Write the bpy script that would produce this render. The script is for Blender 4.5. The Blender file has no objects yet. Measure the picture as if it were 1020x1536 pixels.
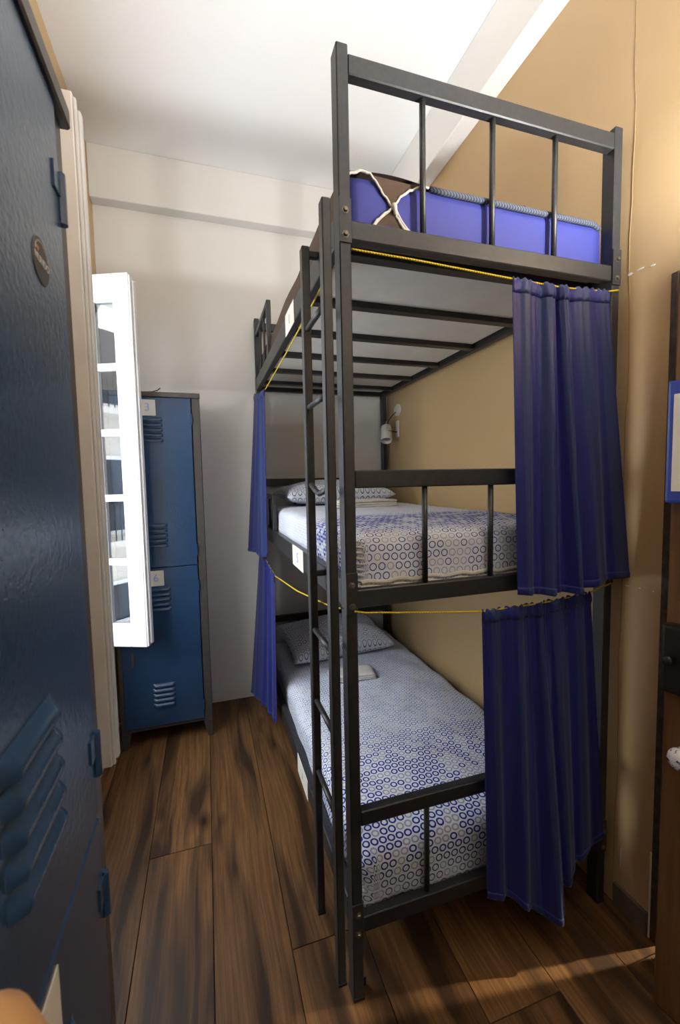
import bpy, bmesh, math, random
from mathutils import Vector, Matrix, Euler
random.seed(7)
SC = bpy.context.scene
COL = SC.collection

# ------------------------------------------------------------------ camera
cam_d = bpy.data.cameras.new('camera')
cam = bpy.data.objects.new('camera', cam_d); COL.objects.link(cam)
YAW, TILT, ROLL = 0.304827, 0.070859, -0.020197
_f0 = Vector((math.sin(YAW), math.cos(YAW), 0)); _r0 = Vector((math.cos(YAW), -math.sin(YAW), 0)); _u0 = Vector((0, 0, 1))
_f = _f0*math.cos(TILT) - _u0*math.sin(TILT); _u = _u0*math.cos(TILT) + _f0*math.sin(TILT)
_r = _r0*math.cos(ROLL) + _u*math.sin(ROLL); _u = _u*math.cos(ROLL) - _r0*math.sin(ROLL)
_m = Matrix((_r, _u, -_f)).transposed().to_4x4()
_m.translation = Vector((-0.355, -1.0854, 1.5265))
cam.matrix_world = _m
cam_d.sensor_fit = 'VERTICAL'; cam_d.sensor_height = 36.0
cam_d.lens = 637.718/1536*36.0
cam_d.clip_start = 0.02; cam_d.clip_end = 100
cam_d.dof.use_dof = True; cam_d.dof.focus_distance = 1.9; cam_d.dof.aperture_fstop = 7.0
SC.camera = cam

# ------------------------------------------------------------------ world, sun, exposure
W = bpy.data.worlds.new('world'); SC.world = W; W.use_nodes = True
_bg = W.node_tree.nodes['Background']
_bg.inputs[0].default_value = (0.86, 0.93, 1.0, 1); _bg.inputs[1].default_value = 7.8
SC.view_settings.view_transform = 'Standard'; SC.view_settings.look = 'None'
SC.view_settings.gamma = 1.0; SC.view_settings.use_curve_mapping = False
SC.view_settings.exposure = 0.0

def portal(name, loc, rot, sx, sy):
    l = bpy.data.lights.new(name, 'AREA'); l.shape = 'RECTANGLE'; l.size = sx; l.size_y = sy
    l.cycles.is_portal = True
    o = bpy.data.objects.new(name, l); COL.objects.link(o); o.location = loc; o.rotation_euler = rot
portal('window_portal', (-1.08, 0.88, 1.64), (0, math.radians(-90), 0), 1.94, 1.12)


# ------------------------------------------------------------------ helpers
MW = {}                                   # object name -> world matrix of a root
def new_obj(name, data=None):
    o = bpy.data.objects.new(name, data); COL.objects.link(o); return o
def tag(o, label=None, cat=None, group=None, kind=None):
    if label: o['label'] = label
    if cat: o['category'] = cat
    if group: o['group'] = group
    if kind: o['kind'] = kind
    return o
def thing(name, loc, rz=0, label=None, cat=None, group=None, kind=None, rot=None):
    o = new_obj(name); o.empty_display_size = 0.05
    o.location = loc; o.rotation_euler = rot if rot else (0, 0, rz)
    MW[o.name] = Matrix.Translation(Vector(loc)) @ o.rotation_euler.to_matrix().to_4x4()
    return tag(o, label, cat, group, kind)
def obj(name, bm, m, parent=None, local=False, smooth=False, label=None, origin=None):
    """bm in world coordinates (or, local=True, in the coordinates of the parent)"""
    if parent is not None and not local:
        bm.transform(MW[parent.name].inverted())
    off = Vector((0, 0, 0))
    if origin is not None:
        off = Vector(origin); bm.transform(Matrix.Translation(-off))
    bmesh.ops.recalc_face_normals(bm, faces=bm.faces[:])
    me = bpy.data.meshes.new(name); bm.to_mesh(me); bm.free()
    if smooth:
        for p in me.polygons: p.use_smooth = True
    if m is not None:
        for mm in (m if isinstance(m, (list, tuple)) else [m]): me.materials.append(mm)
    o = new_obj(name, me); o.location = off
    if parent is not None:
        o.parent = parent
        MW[o.name] = MW[parent.name] @ Matrix.Translation(off)
    else:
        MW[o.name] = Matrix.Translation(off)
    if label: o['label'] = label
    return o
def copy_obj(o, parent=None, loc=None):
    c = o.copy(); COL.objects.link(c); c.parent = parent or o.parent
    if loc is not None: c.location = loc
    MW[c.name] = MW[c.parent.name] @ Matrix.Translation(c.location)
    return c
def B(): return bmesh.new()
def box(bm, x0, x1, y0, y1, z0, z1, bev=0.0, seg=1):
    t = bmesh.new()
    bmesh.ops.create_cube(t, size=1)
    for v in t.verts:
        v.co = Vector((x0+(v.co.x+.5)*(x1-x0), y0+(v.co.y+.5)*(y1-y0), z0+(v.co.z+.5)*(z1-z0)))
    if bev > 0: bmesh.ops.bevel(t, geom=t.edges[:], offset=bev, segments=seg, affect='EDGES', profile=0.7)
    merge(bm, t); return bm
def merge(bm, t):
    me = bpy.data.meshes.new('tmp'); t.to_mesh(me); t.free(); bm.from_mesh(me); bpy.data.meshes.remove(me)
def bbox(x0, x1, y0, y1, z0, z1, bev=0.0, seg=1): return box(B(), x0, x1, y0, y1, z0, z1, bev, seg)
def tube(pts, r, n=10, cap=True, bm=None):
    bm = bm or B(); pts = [Vector(p) for p in pts]; rings = []
    prev = None
    for i, p in enumerate(pts):
        d = (pts[min(i+1, len(pts)-1)] - pts[max(i-1, 0)]).normalized()
        a = prev if prev is not None else (Vector((0, 0, 1)) if abs(d.z) < .9 else Vector((1, 0, 0)))
        a = (a - d*a.dot(d)).normalized(); b = d.cross(a); prev = a
        rr = r[i] if isinstance(r, (list, tuple)) else r
        rings.append([bm.verts.new(p + (a*math.cos(t) + b*math.sin(t))*rr) for t in [2*math.pi*k/n for k in range(n)]])
    for A, C in zip(rings, rings[1:]):
        for k in range(n): bm.faces.new((A[k], A[(k+1) % n], C[(k+1) % n], C[k]))
    if cap:
        bm.faces.new(rings[0][::-1]); bm.faces.new(rings[-1])
    return bm
def lathe(profile, n=24, M=None, bm=None):
    """profile [(r,z)] around local z"""
    bm = bm or B(); M = M or Matrix.Identity(4); rings = []
    for r, z in profile:
        if r < 1e-5: rings.append([bm.verts.new(M @ Vector((0, 0, z)))])
        else: rings.append([bm.verts.new(M @ Vector((r*math.cos(2*math.pi*k/n), r*math.sin(2*math.pi*k/n), z))) for k in range(n)])
    for A, C in zip(rings, rings[1:]):
        for k in range(n):
            k2 = (k+1) % n
            if len(A) == 1 and len(C) == 1: continue
            if len(A) == 1: bm.faces.new((A[0], C[k2], C[k]))
            elif len(C) == 1: bm.faces.new((A[k], A[k2], C[0]))
            else: bm.faces.new((A[k], A[k2], C[k2], C[k]))
    return bm
def zto(d):
    return Vector(d).to_track_quat('Z', 'Y').to_matrix().to_4x4()
def grid(fn, nu, nv, bm=None, uvf=None, thick=None):
    """fn(u,v)->Vector ; uvf(u,v)->(U,V) stored in uv layer"""
    bm = bm or B(); uvl = bm.loops.layers.uv.verify() if uvf else None
    V = [[bm.verts.new(fn(i/nu, j/nv)) for i in range(nu+1)] for j in range(nv+1)]
    for j in range(nv):
        for i in range(nu):
            f = bm.faces.new((V[j][i], V[j][i+1], V[j+1][i+1], V[j+1][i])); f.smooth = True
            if uvf:
                for l, (a, b) in zip(f.loops, ((i, j), (i+1, j), (i+1, j+1), (i, j+1))): l[uvl].uv = uvf(a/nu, b/nv)
    return bm
def lerp(a, b, t): return a + (b-a)*t
def pline(pts, t):
    """piecewise linear (smoothed) through evenly or explicitly spaced points [(t,Vector)]"""
    for (t0, p0), (t1, p1) in zip(pts, pts[1:]):
        if t <= t1 or (t1, p1) == pts[-1]:
            k = (t-t0)/(t1-t0); k = k*k*(3-2*k)*.5 + k*.5
            return Vector(p0).lerp(Vector(p1), k)
def text_bm(s, size, extrude=0.0004, bold=False):
    c = bpy.data.curves.new('txt', 'FONT'); c.body = s; c.size = size; c.extrude = extrude
    c.align_x = 'CENTER'; c.align_y = 'CENTER'; c.resolution_u = 4
    if bold: c.offset = size*0.02
    o = bpy.data.objects.new('txt', c); COL.objects.link(o)
    dg = bpy.context.evaluated_depsgraph_get(); me = bpy.data.meshes.new_from_object(o.evaluated_get(dg))
    bm = B(); bm.from_mesh(me); bpy.data.meshes.remove(me); bpy.data.objects.remove(o); bpy.data.curves.remove(c)
    return bm

# ------------------------------------------------------------------ materials
def srgb(r, g, b):
    f = lambda c: (c/255/12.92) if c/255 <= .04045 else ((c/255+.055)/1.055)**2.4
    return (f(r), f(g), f(b), 1)
class Mat:
    def __init__(s, name, rough=.5, metal=0, spec=.5):
        s.m = bpy.data.materials.new(name); s.m.use_nodes = True; s.t = s.m.node_tree; s.n = s.t.nodes
        s.p = s.n['Principled BSDF']; s.p.inputs['Roughness'].default_value = rough
        s.p.inputs['Metallic'].default_value = metal; s.p.inputs['Specular IOR Level'].default_value = spec
    def node(s, typ, **kw):
        n = s.n.new(typ)
        for k, v in kw.items():
            if k.startswith('i_'):
                n.inputs[int(k[2:]) if k[2:].isdigit() else k[2:].replace('_', ' ')].default_value = v
            else: setattr(n, k, v)
        return n
    def link(s, a, b): s.t.links.new(a, b)
    def math(s, op, a, b=None, c=None):
        n = s.n.new('ShaderNodeMath'); n.operation = op
        for i, x in enumerate((a, b, c)):
            if x is None: continue
            if isinstance(x, (int, float)): n.inputs[i].default_value = x
            else: s.link(x, n.inputs[i])
        return n.outputs[0]
    def mix(s, fac, a, b):
        n = s.n.new('ShaderNodeMix'); n.data_type = 'RGBA'
        for x, i in ((fac, 0), (a, 6), (b, 7)):
            if isinstance(x, (int, float, tuple)): n.inputs[i].default_value = x
            else: s.link(x, n.inputs[i])
        return n.outputs[2]
    def coord(s, kind='Object', scale=(1, 1, 1)):
        tc = s.n.new('ShaderNodeTexCoord'); mp = s.n.new('ShaderNodeMapping'); mp.inputs['Scale'].default_value = scale
        s.link(tc.outputs[kind], mp.inputs[0]); return mp.outputs[0]
    def noise(s, co, scale, detail=4, rough=.55, dist=0):
        n = s.n.new('ShaderNodeTexNoise'); n.inputs['Scale'].default_value = scale; n.inputs['Detail'].default_value = detail
        n.inputs['Roughness'].default_value = rough; n.inputs['Distortion'].default_value = dist
        if co is not None: s.link(co, n.inputs['Vector'])
        return n.outputs['Fac']
    def ramp(s, fac, stops):
        n = s.n.new('ShaderNodeValToRGB'); e = n.color_ramp.elements
        while len(e) < len(stops): e.new(.5)
        for x, (pos, c) in zip(e, stops): x.position = pos; x.color = c
        s.link(fac, n.inputs[0]); return n.outputs[0]
    def color(s, c):
        if isinstance(c, tuple): s.p.inputs['Base Color'].default_value = c
        else: s.link(c, s.p.inputs['Base Color'])
        return s
    def bump(s, h, strength=.2, dist=.01):
        n = s.n.new('ShaderNodeBump'); n.inputs['Strength'].default_value = strength; n.inputs['Distance'].default_value = dist
        s.link(h, n.inputs['Height']); s.link(n.outputs[0], s.p.inputs['Normal']); return s
def plaster(name, c1, c2, rough=.7, nscale=1.7, bs=160, bstr=.15, spec=.3):
    a = Mat(name, rough, 0, spec); co = a.coord()
    a.color(a.ramp(a.noise(co, nscale, 5), [(.3, c1), (.75, c2)]))
    return a.bump(a.noise(co, bs, 3), bstr, .004).m
def simple(name, c, rough=.5, metal=0, var=.15, nscale=30, bump=0, bs=300, spec=.5, bd=.001):
    a = Mat(name, rough, metal, spec); co = a.coord()
    d = tuple(x*(1-var) for x in c[:3])+(1,); e = tuple(min(1, x*(1+var)) for x in c[:3])+(1,)
    a.color(a.ramp(a.noise(co, nscale, 4), [(.3, d), (.7, e)]))
    if bump: a.bump(a.noise(co, bs, 2), bump, bd)
    return a.m

M_ceil = plaster('white_ceiling_plaster', srgb(244, 244, 243), srgb(249, 249, 248), .85, 1.2, 90, .35)
M_wallw = plaster('white_wall_paint', srgb(222, 220, 216), srgb(230, 228, 224), .6, 1.5, 60, .08)
M_tan = plaster('tan_wall_paint', srgb(194, 165, 123), srgb(202, 174, 132), .5, 1.3, 50, .06, .45)
M_steel = simple('dark_hammered_steel', srgb(58, 59, 61), .4, .5, .12, 60, .25, 900)
M_bolt = simple('zinc_bolt', srgb(120, 112, 100), .4, .9, .2, 80)
M_blue = Mat('blue_locker_paint', .24, 0, .6)
_co = M_blue.coord(); M_blue.color(M_blue.ramp(M_blue.noise(_co, 3, 4), [(.3, srgb(29, 56, 88)), (.7, srgb(38, 69, 103))]))
M_blue.bump(M_blue.noise(_co, 120, 2), .38, .0015); M_blue = M_blue.m
M_lockframe = simple('dark_grey_locker_frame', srgb(70, 66, 62), .42, .1, .1, 40, .15, 500)
M_black = simple('black_plastic', srgb(20, 20, 20), .4, 0, .2)
M_paper = simple('white_paper', srgb(226, 222, 214), .8, 0, .04, 8)
M_ink = simple('pale_blue_ink', srgb(150, 170, 225), .7, 0, .1)
M_inkd = simple('dark_ink', srgb(60, 60, 66), .7, 0, .1)
M_wwood = Mat('white_painted_wood', .4, 0, .5)
_co = M_wwood.coord(); _c1 = M_wwood.ramp(M_wwood.noise(_co, 4, 4), [(.3, srgb(226, 226, 226)), (.7, srgb(240, 240, 240))])
M_wwood.color(_c1); M_wwood.bump(M_wwood.noise(_co, 60, 3), .1, .003); M_wwood = M_wwood.m
M_jamb = Mat('worn_white_jamb', .5, 0, .4)     # chipped old paint with brown wood showing in places
_co = M_jamb.coord('Object', (14, 14, 5)); _ch = M_jamb.math('GREATER_THAN', M_jamb.noise(_co, 1.0, 6, .65), .70)
_sp = M_jamb.ramp(M_jamb.noise(M_jamb.coord(), 5, 4), [(.3, srgb(200, 198, 196)), (.7, srgb(216, 214, 211))])
M_jamb.color(M_jamb.mix(_ch, _sp, srgb(104, 78, 56))); M_jamb.bump(M_jamb.noise(M_jamb.coord(), 40, 4), .15, .004); M_jamb = M_jamb.m
M_card = simple('cream_card', srgb(222, 216, 204), .8, 0, .04, 8)
M_elastic = simple('white_elastic', srgb(200, 196, 187), .85, 0, .08, 90, .4, 500)
M_brown = simple('brown_fabric', srgb(72, 55, 44), .85, 0, .12, 60, .3, 900)
M_matblue = simple('blue_mattress_fabric', srgb(46, 53, 130), .7, 0, .06, 30, .15, 900)
M_matunder = simple('grey_mattress_underside', srgb(206, 202, 196), .9, 0, .06, 6, .2, 500)
M_welt = Mat('striped_welt', .8)
_co = M_welt.coord('Object', (130, 130, 130)); _s = M_welt.node('ShaderNodeTexWave', i_Scale=.5, bands_direction='DIAGONAL'); M_welt.link(_co, _s.inputs[0])
M_welt.color(M_welt.ramp(_s.outputs['Fac'], [(.35, srgb(40, 46, 60)), (.65, srgb(84, 92, 108))])); M_welt = M_welt.m
M_yellow = Mat('yellow_braided_cord', .6)
_co = M_yellow.coord('Object', (220, 220, 220)); _s = M_yellow.node('ShaderNodeTexWave', i_Scale=.4, bands_direction='DIAGONAL'); M_yellow.link(_co, _s.inputs[0])
M_yellow.color(M_yellow.ramp(_s.outputs['Fac'], [(.2, srgb(150, 120, 10)), (.6, srgb(240, 216, 30))])); M_yellow = M_yellow.m
M_lampw = simple('white_lamp_metal', srgb(224, 222, 216), .35, 0, .04)
_a = Mat('opal_lamp_glass', .3); _tl = _a.node('ShaderNodeBsdfTranslucent'); _tl.inputs[0].default_value = (.85, .82, .76, 1); _mx = _a.node('ShaderNodeMixShader'); _mx.inputs[0].default_value = .22
_a.p.inputs['Base Color'].default_value = srgb(236, 232, 224); _a.link(_a.p.outputs[0], _mx.inputs[1]); _a.link(_tl.outputs[0], _mx.inputs[2]); _a.link(_mx.outputs[0], _a.n['Material Output'].inputs[0]); M_opal = _a.m
M_glasslens = simple('grey_lamp_lens', srgb(150, 150, 148), .15, .3, .1)
M_towel = simple('beige_towel_cloth', srgb(222, 218, 211), .95, 0, .08, 40, .6, 700)
M_doorw = Mat('brown_varnished_door', .35, 0, .4)
_co = M_doorw.coord('Object', (18, 18, 1.2)); M_doorw.color(M_doorw.ramp(M_doorw.noise(_co, 3, 6, .6, .4), [(.3, srgb(92, 64, 40)), (.7, srgb(120, 86, 56))]))
M_doorw.bump(M_doorw.noise(_co, 6, 4), .1, .002); M_doorw = M_doorw.m
M_jambd = simple('dark_scarred_door_frame', srgb(72, 62, 54), .6, 0, .5, 40, .4, 120, bd=.004)
M_bluebox = simple('blue_plastic', srgb(44, 70, 170), .35, 0, .06)
M_tanwood = simple('honey_coloured_wood', srgb(196, 150, 100), .45, 0, .1, 12)
M_base = simple('grey_brown_skirting', srgb(104, 92, 82), .6, 0, .2, 20)
M_concrete = plaster('pale_facade', srgb(206, 200, 190), srgb(224, 218, 208), .8, .6, 8, .1)
M_dark = simple('dark_window_pane', srgb(40, 46, 54), .1, 0, .2, 2)
M_chip_sunlit = simple('white_filler_and_sunlight', srgb(236, 234, 230), .9, 0, .05)  # filler white, also used to paint sun flecks and the lit frame foot

# glass of the casement
M_glass = Mat('window_glass', .02)
_nt = M_glass.t; _gl = M_glass.node('ShaderNodeBsdfGlossy'); _gl.inputs['Roughness'].default_value = .015
_tr = M_glass.node('ShaderNodeBsdfTransparent'); _tr.inputs[0].default_value = (.86, .88, .9, 1)
_fr = M_glass.node('ShaderNodeFresnel', i_IOR=1.6); _mx = M_glass.node('ShaderNodeMixShader')
_fk = M_glass.math('ADD', M_glass.math('MULTIPLY', _fr.outputs[0], 1.0), .07)
M_glass.link(_fk, _mx.inputs[0]); M_glass.link(_tr.outputs[0], _mx.inputs[1]); M_glass.link(_gl.outputs[0], _mx.inputs[2])
M_glass.link(_mx.outputs[0], M_glass.n['Material Output'].inputs[0]); M_glass = M_glass.m

# floor planks: per-plank tone, long grain, dark patches and knots
M_plank = Mat('rustic_oak_laminate', .4, 0, .28)
_oi = M_plank.node('ShaderNodeObjectInfo'); _tc = M_plank.node('ShaderNodeTexCoord')
_off = M_plank.node('ShaderNodeVectorMath', operation='MULTIPLY_ADD')
_cmb = M_plank.node('ShaderNodeCombineXYZ')
for i, k in enumerate((7.3, 31.7, 0)): M_plank.link(M_plank.math('MULTIPLY', _oi.outputs['Random'], k), _cmb.inputs[i])
M_plank.link(_tc.outputs['Object'], _off.inputs[0]); _off.inputs[1].default_value = (1, 1, 1); M_plank.link(_cmb.outputs[0], _off.inputs[2])
def _map(v, sc):
    mp = M_plank.node('ShaderNodeMapping'); mp.inputs['Scale'].default_value = sc; M_plank.link(v, mp.inputs[0]); return mp.outputs[0]
_v = _off.outputs[0]
_warp = M_plank.node('ShaderNodeTexNoise'); _warp.inputs['Scale'].default_value = 1.0; _warp.inputs['Detail'].default_value = 2; M_plank.link(_map(_v, (6, 1.6, 1)), _warp.inputs['Vector'])
_wv = M_plank.node('ShaderNodeVectorMath', operation='MULTIPLY_ADD'); M_plank.link(_warp.outputs['Color'], _wv.inputs[0]); _wv.inputs[1].default_value = (.05, .0, 0); M_plank.link(_v, _wv.inputs[2])
_g = _wv.outputs[0]
_grain = M_plank.noise(_map(_g, (60, 1.6, 1)), 1.6, 6, .62, .15)
_patch = M_plank.noise(_map(_g, (9, .9, 1)), 1.3, 3, .5, .5)
_fine = M_plank.noise(_map(_g, (230, 6, 1)), 2.2, 4, .6, .1)
_c = M_plank.ramp(_grain, [(.25, srgb(92, 63, 37)), (.5, srgb(130, 93, 57)), (.75, srgb(160, 118, 74))])
_c = M_plank.mix(M_plank.ramp(_patch, [(.45, (0, 0, 0, 1)), (.62, (.9, .9, .9, 1))]), _c, srgb(50, 35, 25))
_c = M_plank.mix(M_plank.math('MULTIPLY', M_plank.math('SUBTRACT', 1.0, _fine), .45), _c, srgb(60, 42, 28))
_vor = M_plank.node('ShaderNodeTexVoronoi'); _vor.inputs['Scale'].default_value = 1.0; M_plank.link(_map(_g, (6, 2.6, 1)), _vor.inputs['Vector'])
_c = M_plank.mix(M_plank.ramp(_vor.outputs['Distance'], [(.03, (.9, .9, .9, 1)), (.2, (0, 0, 0, 1))]), _c, srgb(30, 20, 14))
_hs = M_plank.node('ShaderNodeHueSaturation'); M_plank.link(_c, _hs.inputs['Color'])
M_plank.link(M_plank.math('ADD', M_plank.math('MULTIPLY', _oi.outputs['Random'], .45), .78), _hs.inputs['Value'])
M_plank.color(_hs.outputs[0]); M_plank.bump(_fine, .15, .002)
M_plank.link(M_plank.math('ADD', M_plank.math('MULTIPLY', _grain, .2), .3), M_plank.p.inputs['Roughness']); M_plank = M_plank.m
M_gap = simple('dark_plank_joint', srgb(34, 24, 18), .8)

def sheet_mat(name, cell, bands):
    """white cotton printed with rings; bands: ramp over v (m from the front edge, /2) for ring colour and width"""
    a = Mat(name, .8, 0, .2); uv = a.node('ShaderNodeUVMap'); sx = a.node('ShaderNodeSeparateXYZ'); a.link(uv.outputs[0], sx.inputs[0])
    U = a.math('DIVIDE', sx.outputs[0], cell); V = a.math('DIVIDE', sx.outputs[1], cell)
    row = a.math('FLOOR', V); U = a.math('ADD', U, a.math('MULTIPLY', a.math('MODULO', row, 2.0), .5))
    fu = a.math('SUBTRACT', a.math('FRACT', U), .5); fv = a.math('SUBTRACT', a.math('FRACT', V), .5)
    d = a.math('SQRT', a.math('ADD', a.math('MULTIPLY', fu, fu), a.math('MULTIPLY', fv, fv)))
    t = a.math('MULTIPLY', a.math('ADD', sx.outputs[1], .3), 1/2.3)
    rn = a.n.new('ShaderNodeValToRGB'); e = rn.color_ramp.elements
    wn = a.n.new('ShaderNodeValToRGB'); w = wn.color_ramp.elements
    while len(e) < len(bands): e.new(.5); w.new(.5)
    for x, y, (v, c, wd) in zip(e, w, bands):
        x.position = y.position = (v+.3)/2.3; x.color = c; y.color = (wd, wd, wd, 1)
    a.link(t, rn.inputs[0]); a.link(t, wn.inputs[0])
    band = a.math('LESS_THAN', a.math('ABSOLUTE', a.math('SUBTRACT', d, .36)), wn.outputs[0])
    wh = a.node('ShaderNodeTexWhiteNoise', noise_dimensions='2D'); cb = a.node('ShaderNodeCombineXYZ')
    a.link(a.math('FLOOR', U), cb.inputs[0]); a.link(row, cb.inputs[1]); a.link(cb.outputs[0], wh.inputs['Vector'])
    pick = a.math('GREATER_THAN', wh.outputs['Value'], .62)
    ringc = a.mix(a.math('MULTIPLY', pick, .8), rn.outputs[0], srgb(176, 178, 184))
    a.color(a.mix(band, srgb(218, 223, 236), ringc))
    co = a.coord(); a.bump(a.noise(co, 16, 3, .5, 1.0), .35, .012); return a.m
NAVY = srgb(34, 48, 138)
M_sheet_mid = sheet_mat('ring_print_sheet_middle', .0275, [(-.3, srgb(38, 66, 132), .05), (.02, srgb(38, 66, 132), .055), (.1, NAVY, .12), (.3, NAVY, .18), (.44, srgb(40, 56, 140), .15), (.6, srgb(150, 160, 196), .06), (.9, srgb(176, 180, 196), .05), (2.0, srgb(150, 155, 175), .05)])
M_sheet_low = sheet_mat('ring_print_sheet_lower', .029, [(-.3, srgb(104, 104, 110), .05), (-.13, srgb(84, 92, 112), .06), (-.06, srgb(38, 60, 120), .08), (.0, NAVY, .10), (.4, NAVY, .09), (.62, srgb(96, 108, 160), .06), (1.1, srgb(120, 128, 158), .06), (2.0, srgb(130, 136, 160), .06)])
M_pillow = sheet_mat('ring_print_pillowcase', .036, [(-.3, srgb(104, 110, 124), .05), (.1, srgb(100, 108, 124), .055), (.25, srgb(116, 120, 128), .05), (.5, srgb(124, 126, 130), .045), (1, srgb(90, 104, 144), .06), (1.5, srgb(90, 104, 144), .06), (2.0, srgb(90, 104, 144), .06)])
def curtain_mat(name, ca, cb_, n):
    a = Mat(name, .55, 0, .35); uv = a.node('ShaderNodeUVMap'); sx = a.node('ShaderNodeSeparateXYZ'); a.link(uv.outputs[0], sx.inputs[0])
    k = a.math('FRACT', a.math('MULTIPLY', sx.outputs[0], n)); f = a.math('GREATER_THAN', k, .52)
    a.color(a.mix(f, ca, cb_)); a.p.inputs['Sheen Weight'].default_value = .1
    a.bump(a.noise(a.coord(), 500, 2), .12, .001); return a.m
M_curt = curtain_mat('striped_blue_satin', srgb(23, 30, 107), srgb(38, 53, 105), 6.4)

# ------------------------------------------------------------------ room
XL, XR, XRF, YB, YF, ZC = -0.94, .985, .985, 1.935, -1.75, 3.535
fl = tag(obj('floor', bbox(XL-.25, 2.5, YF-.1, YB+.1, -.12, -.008), M_gap), 'dark brown wood plank floor of the narrow dormitory', 'floor', kind='structure')
seams = [XL] + [-.39+.2455*n for n in range(-2, 6)] + [1.16]
joints = {1: [-.05], 2: [.72, -.53], 3: [-1.1], 4: [.20, -1.05], 5: [1.2, -.55], 6: [.95, -.165], 7: [.4, -.85], 8: [-.18, 1.1], 0: [.5, -.7]}
for i, (x0, x1) in enumerate(zip(seams, seams[1:])):
    ys = [YF] + sorted(joints.get(i, [])) + [YB]
    for y0, y1 in zip(ys, ys[1:]):
        cx, cy = (x0+x1)/2, (y0+y1)/2; g = .0012; bz = random.uniform(-.0006, .0004)
        obj('plank', box(B(), x0+g, x1-g, y0+g, y1-g, -.012, bz, .0012), M_plank, fl, origin=(cx, cy, -.006))
obj('threshold_slab', bbox(1.16, 2.5, YF, YB, -.012, -.002), M_base, fl)

tag(obj('ceiling', bbox(XL-.2, XR+.2, YF-.1, YB+.1, ZC, ZC+.1), M_ceil), 'rough white plaster ceiling', 'ceiling', kind='structure')
tag(obj('wall_back', bbox(XL-.2, XR+.2, YB, YB+.12, 0, ZC), M_wallw), 'white painted wall behind the head of the bunk', 'wall', kind='structure')
tag(obj('wall_front', bbox(XL-.2, XR+.2, YF-.12, YF, 0, ZC), M_wallw), 'white painted wall behind the viewer', 'wall', kind='structure')
# left wall with a tall French-window opening
OY0, OY1, OZ0, OZ1 = .32, 1.44, .67, 2.61
bm = B(); box(bm, XL-.16, XL, YF, OY0, 0, ZC); box(bm, XL-.16, XL, OY1, YB, 0, ZC); box(bm, XL-.16, XL, OY0, OY1, OZ1, ZC); box(bm, XL-.16, XL, OY0, OY1, 0, OZ0)
tag(obj('wall_left', bm, M_tan), 'tan painted wall with a tall window opening beside the lockers', 'wall', kind='structure')
# right wall: set-back strip by the door, door opening
DY0, DY1, DZ = -1.12, -.142, 2.12
bm = B(); box(bm, XR, 1.16, DY1, YB, 0, ZC); box(bm, XR, 1.16, DY0, DY1, DZ, ZC); box(bm, XR, 1.16, YF, DY0, 0, ZC)
wr = tag(obj('wall_right', bm, M_tan), 'tan painted wall beside the bunk bed and the brown door', 'wall', kind='structure')
for (y, z, ly, lz, rx) in [(-.012, 2.178, .022, .010, .3), (-.045, 2.179, .030, .005, .2), (-.085, 2.171, .020, .007, .25), (-.03, 1.158, .018, .004, 0), (-.075, 1.16, .008, .004, 0), (-.118, 1.16, .006, .004, 0), (-.035, .19, .004, .10, .05)]:  # white marks: real filler chips together with painted sun flecks
    b = B(); n = 9; vs = []
    for s in (0, 1):
        vs.append([b.verts.new((XR-.0015*s, y+ly*math.cos(t)*random.uniform(.6, 1)*.5, z+lz*math.sin(t)*random.uniform(.6, 1)*.5)) for t in [2*math.pi*k/n for k in range(n)]])
    for k in range(n): b.faces.new((vs[0][k], vs[0][(k+1) % n], vs[1][(k+1) % n], vs[1][k]))
    b.faces.new(vs[1]); obj('chip_sun_fleck', b, M_chip_sunlit, wr, label='white fleck on the tan paint, bare filler and painted sunlight')
obj('wall_shade_line', tube([(XR, -.010+.004*math.sin(k*.9)+.002*math.sin(k*2.3), k*.1) for k in range(36)], .0012, 5), simple('painted_edge_shade', srgb(150, 124, 88), .9), wr, label='fine vertical line of painted shade on the tan wall')  # dark line painted in for the shaded strip at the wall edge
tag(obj('trim_1', bbox(.895, XRF, -1.75, YB, 3.26, ZC, .004), M_ceil), 'white plaster beam along the ceiling above the tan wall', 'beam', kind='structure')
tag(obj('trim_2', bbox(XL, .895, 1.852, YB, 3.235, ZC, .004), M_wallw), 'white beam across the top of the back wall', 'beam', kind='structure')
tag(obj('baseboard_right', bbox(XR-.012, XR, -.138, -.016, 0, .085, .002), M_base), 'short grey-brown skirting piece between bunk post and door', 'baseboard', kind='structure')

# window frame lining the opening
wf = thing('window_1', (XL, (OY0+OY1)/2, OZ0), 0, 'white lining of the window opening hidden behind the near locker', 'window frame', kind='structure')
obj('jamb', bbox(XL-.17, XL+.004, OY1-.03, OY1, OZ0, OZ1, .003), M_wwood, wf); obj('jamb', bbox(XL-.17, XL+.004, OY0, OY0+.03, OZ0, OZ1, .003), M_wwood, wf)
obj('head', bbox(XL-.17, XL+.004, OY0+.03, OY1-.03, OZ1-.03, OZ1, .003), M_wwood, wf); obj('sill', bbox(XL-.2, XL+.02, OY0+.03, OY1-.03, OZ0, OZ0+.03, .003), M_wwood, wf)
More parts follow.
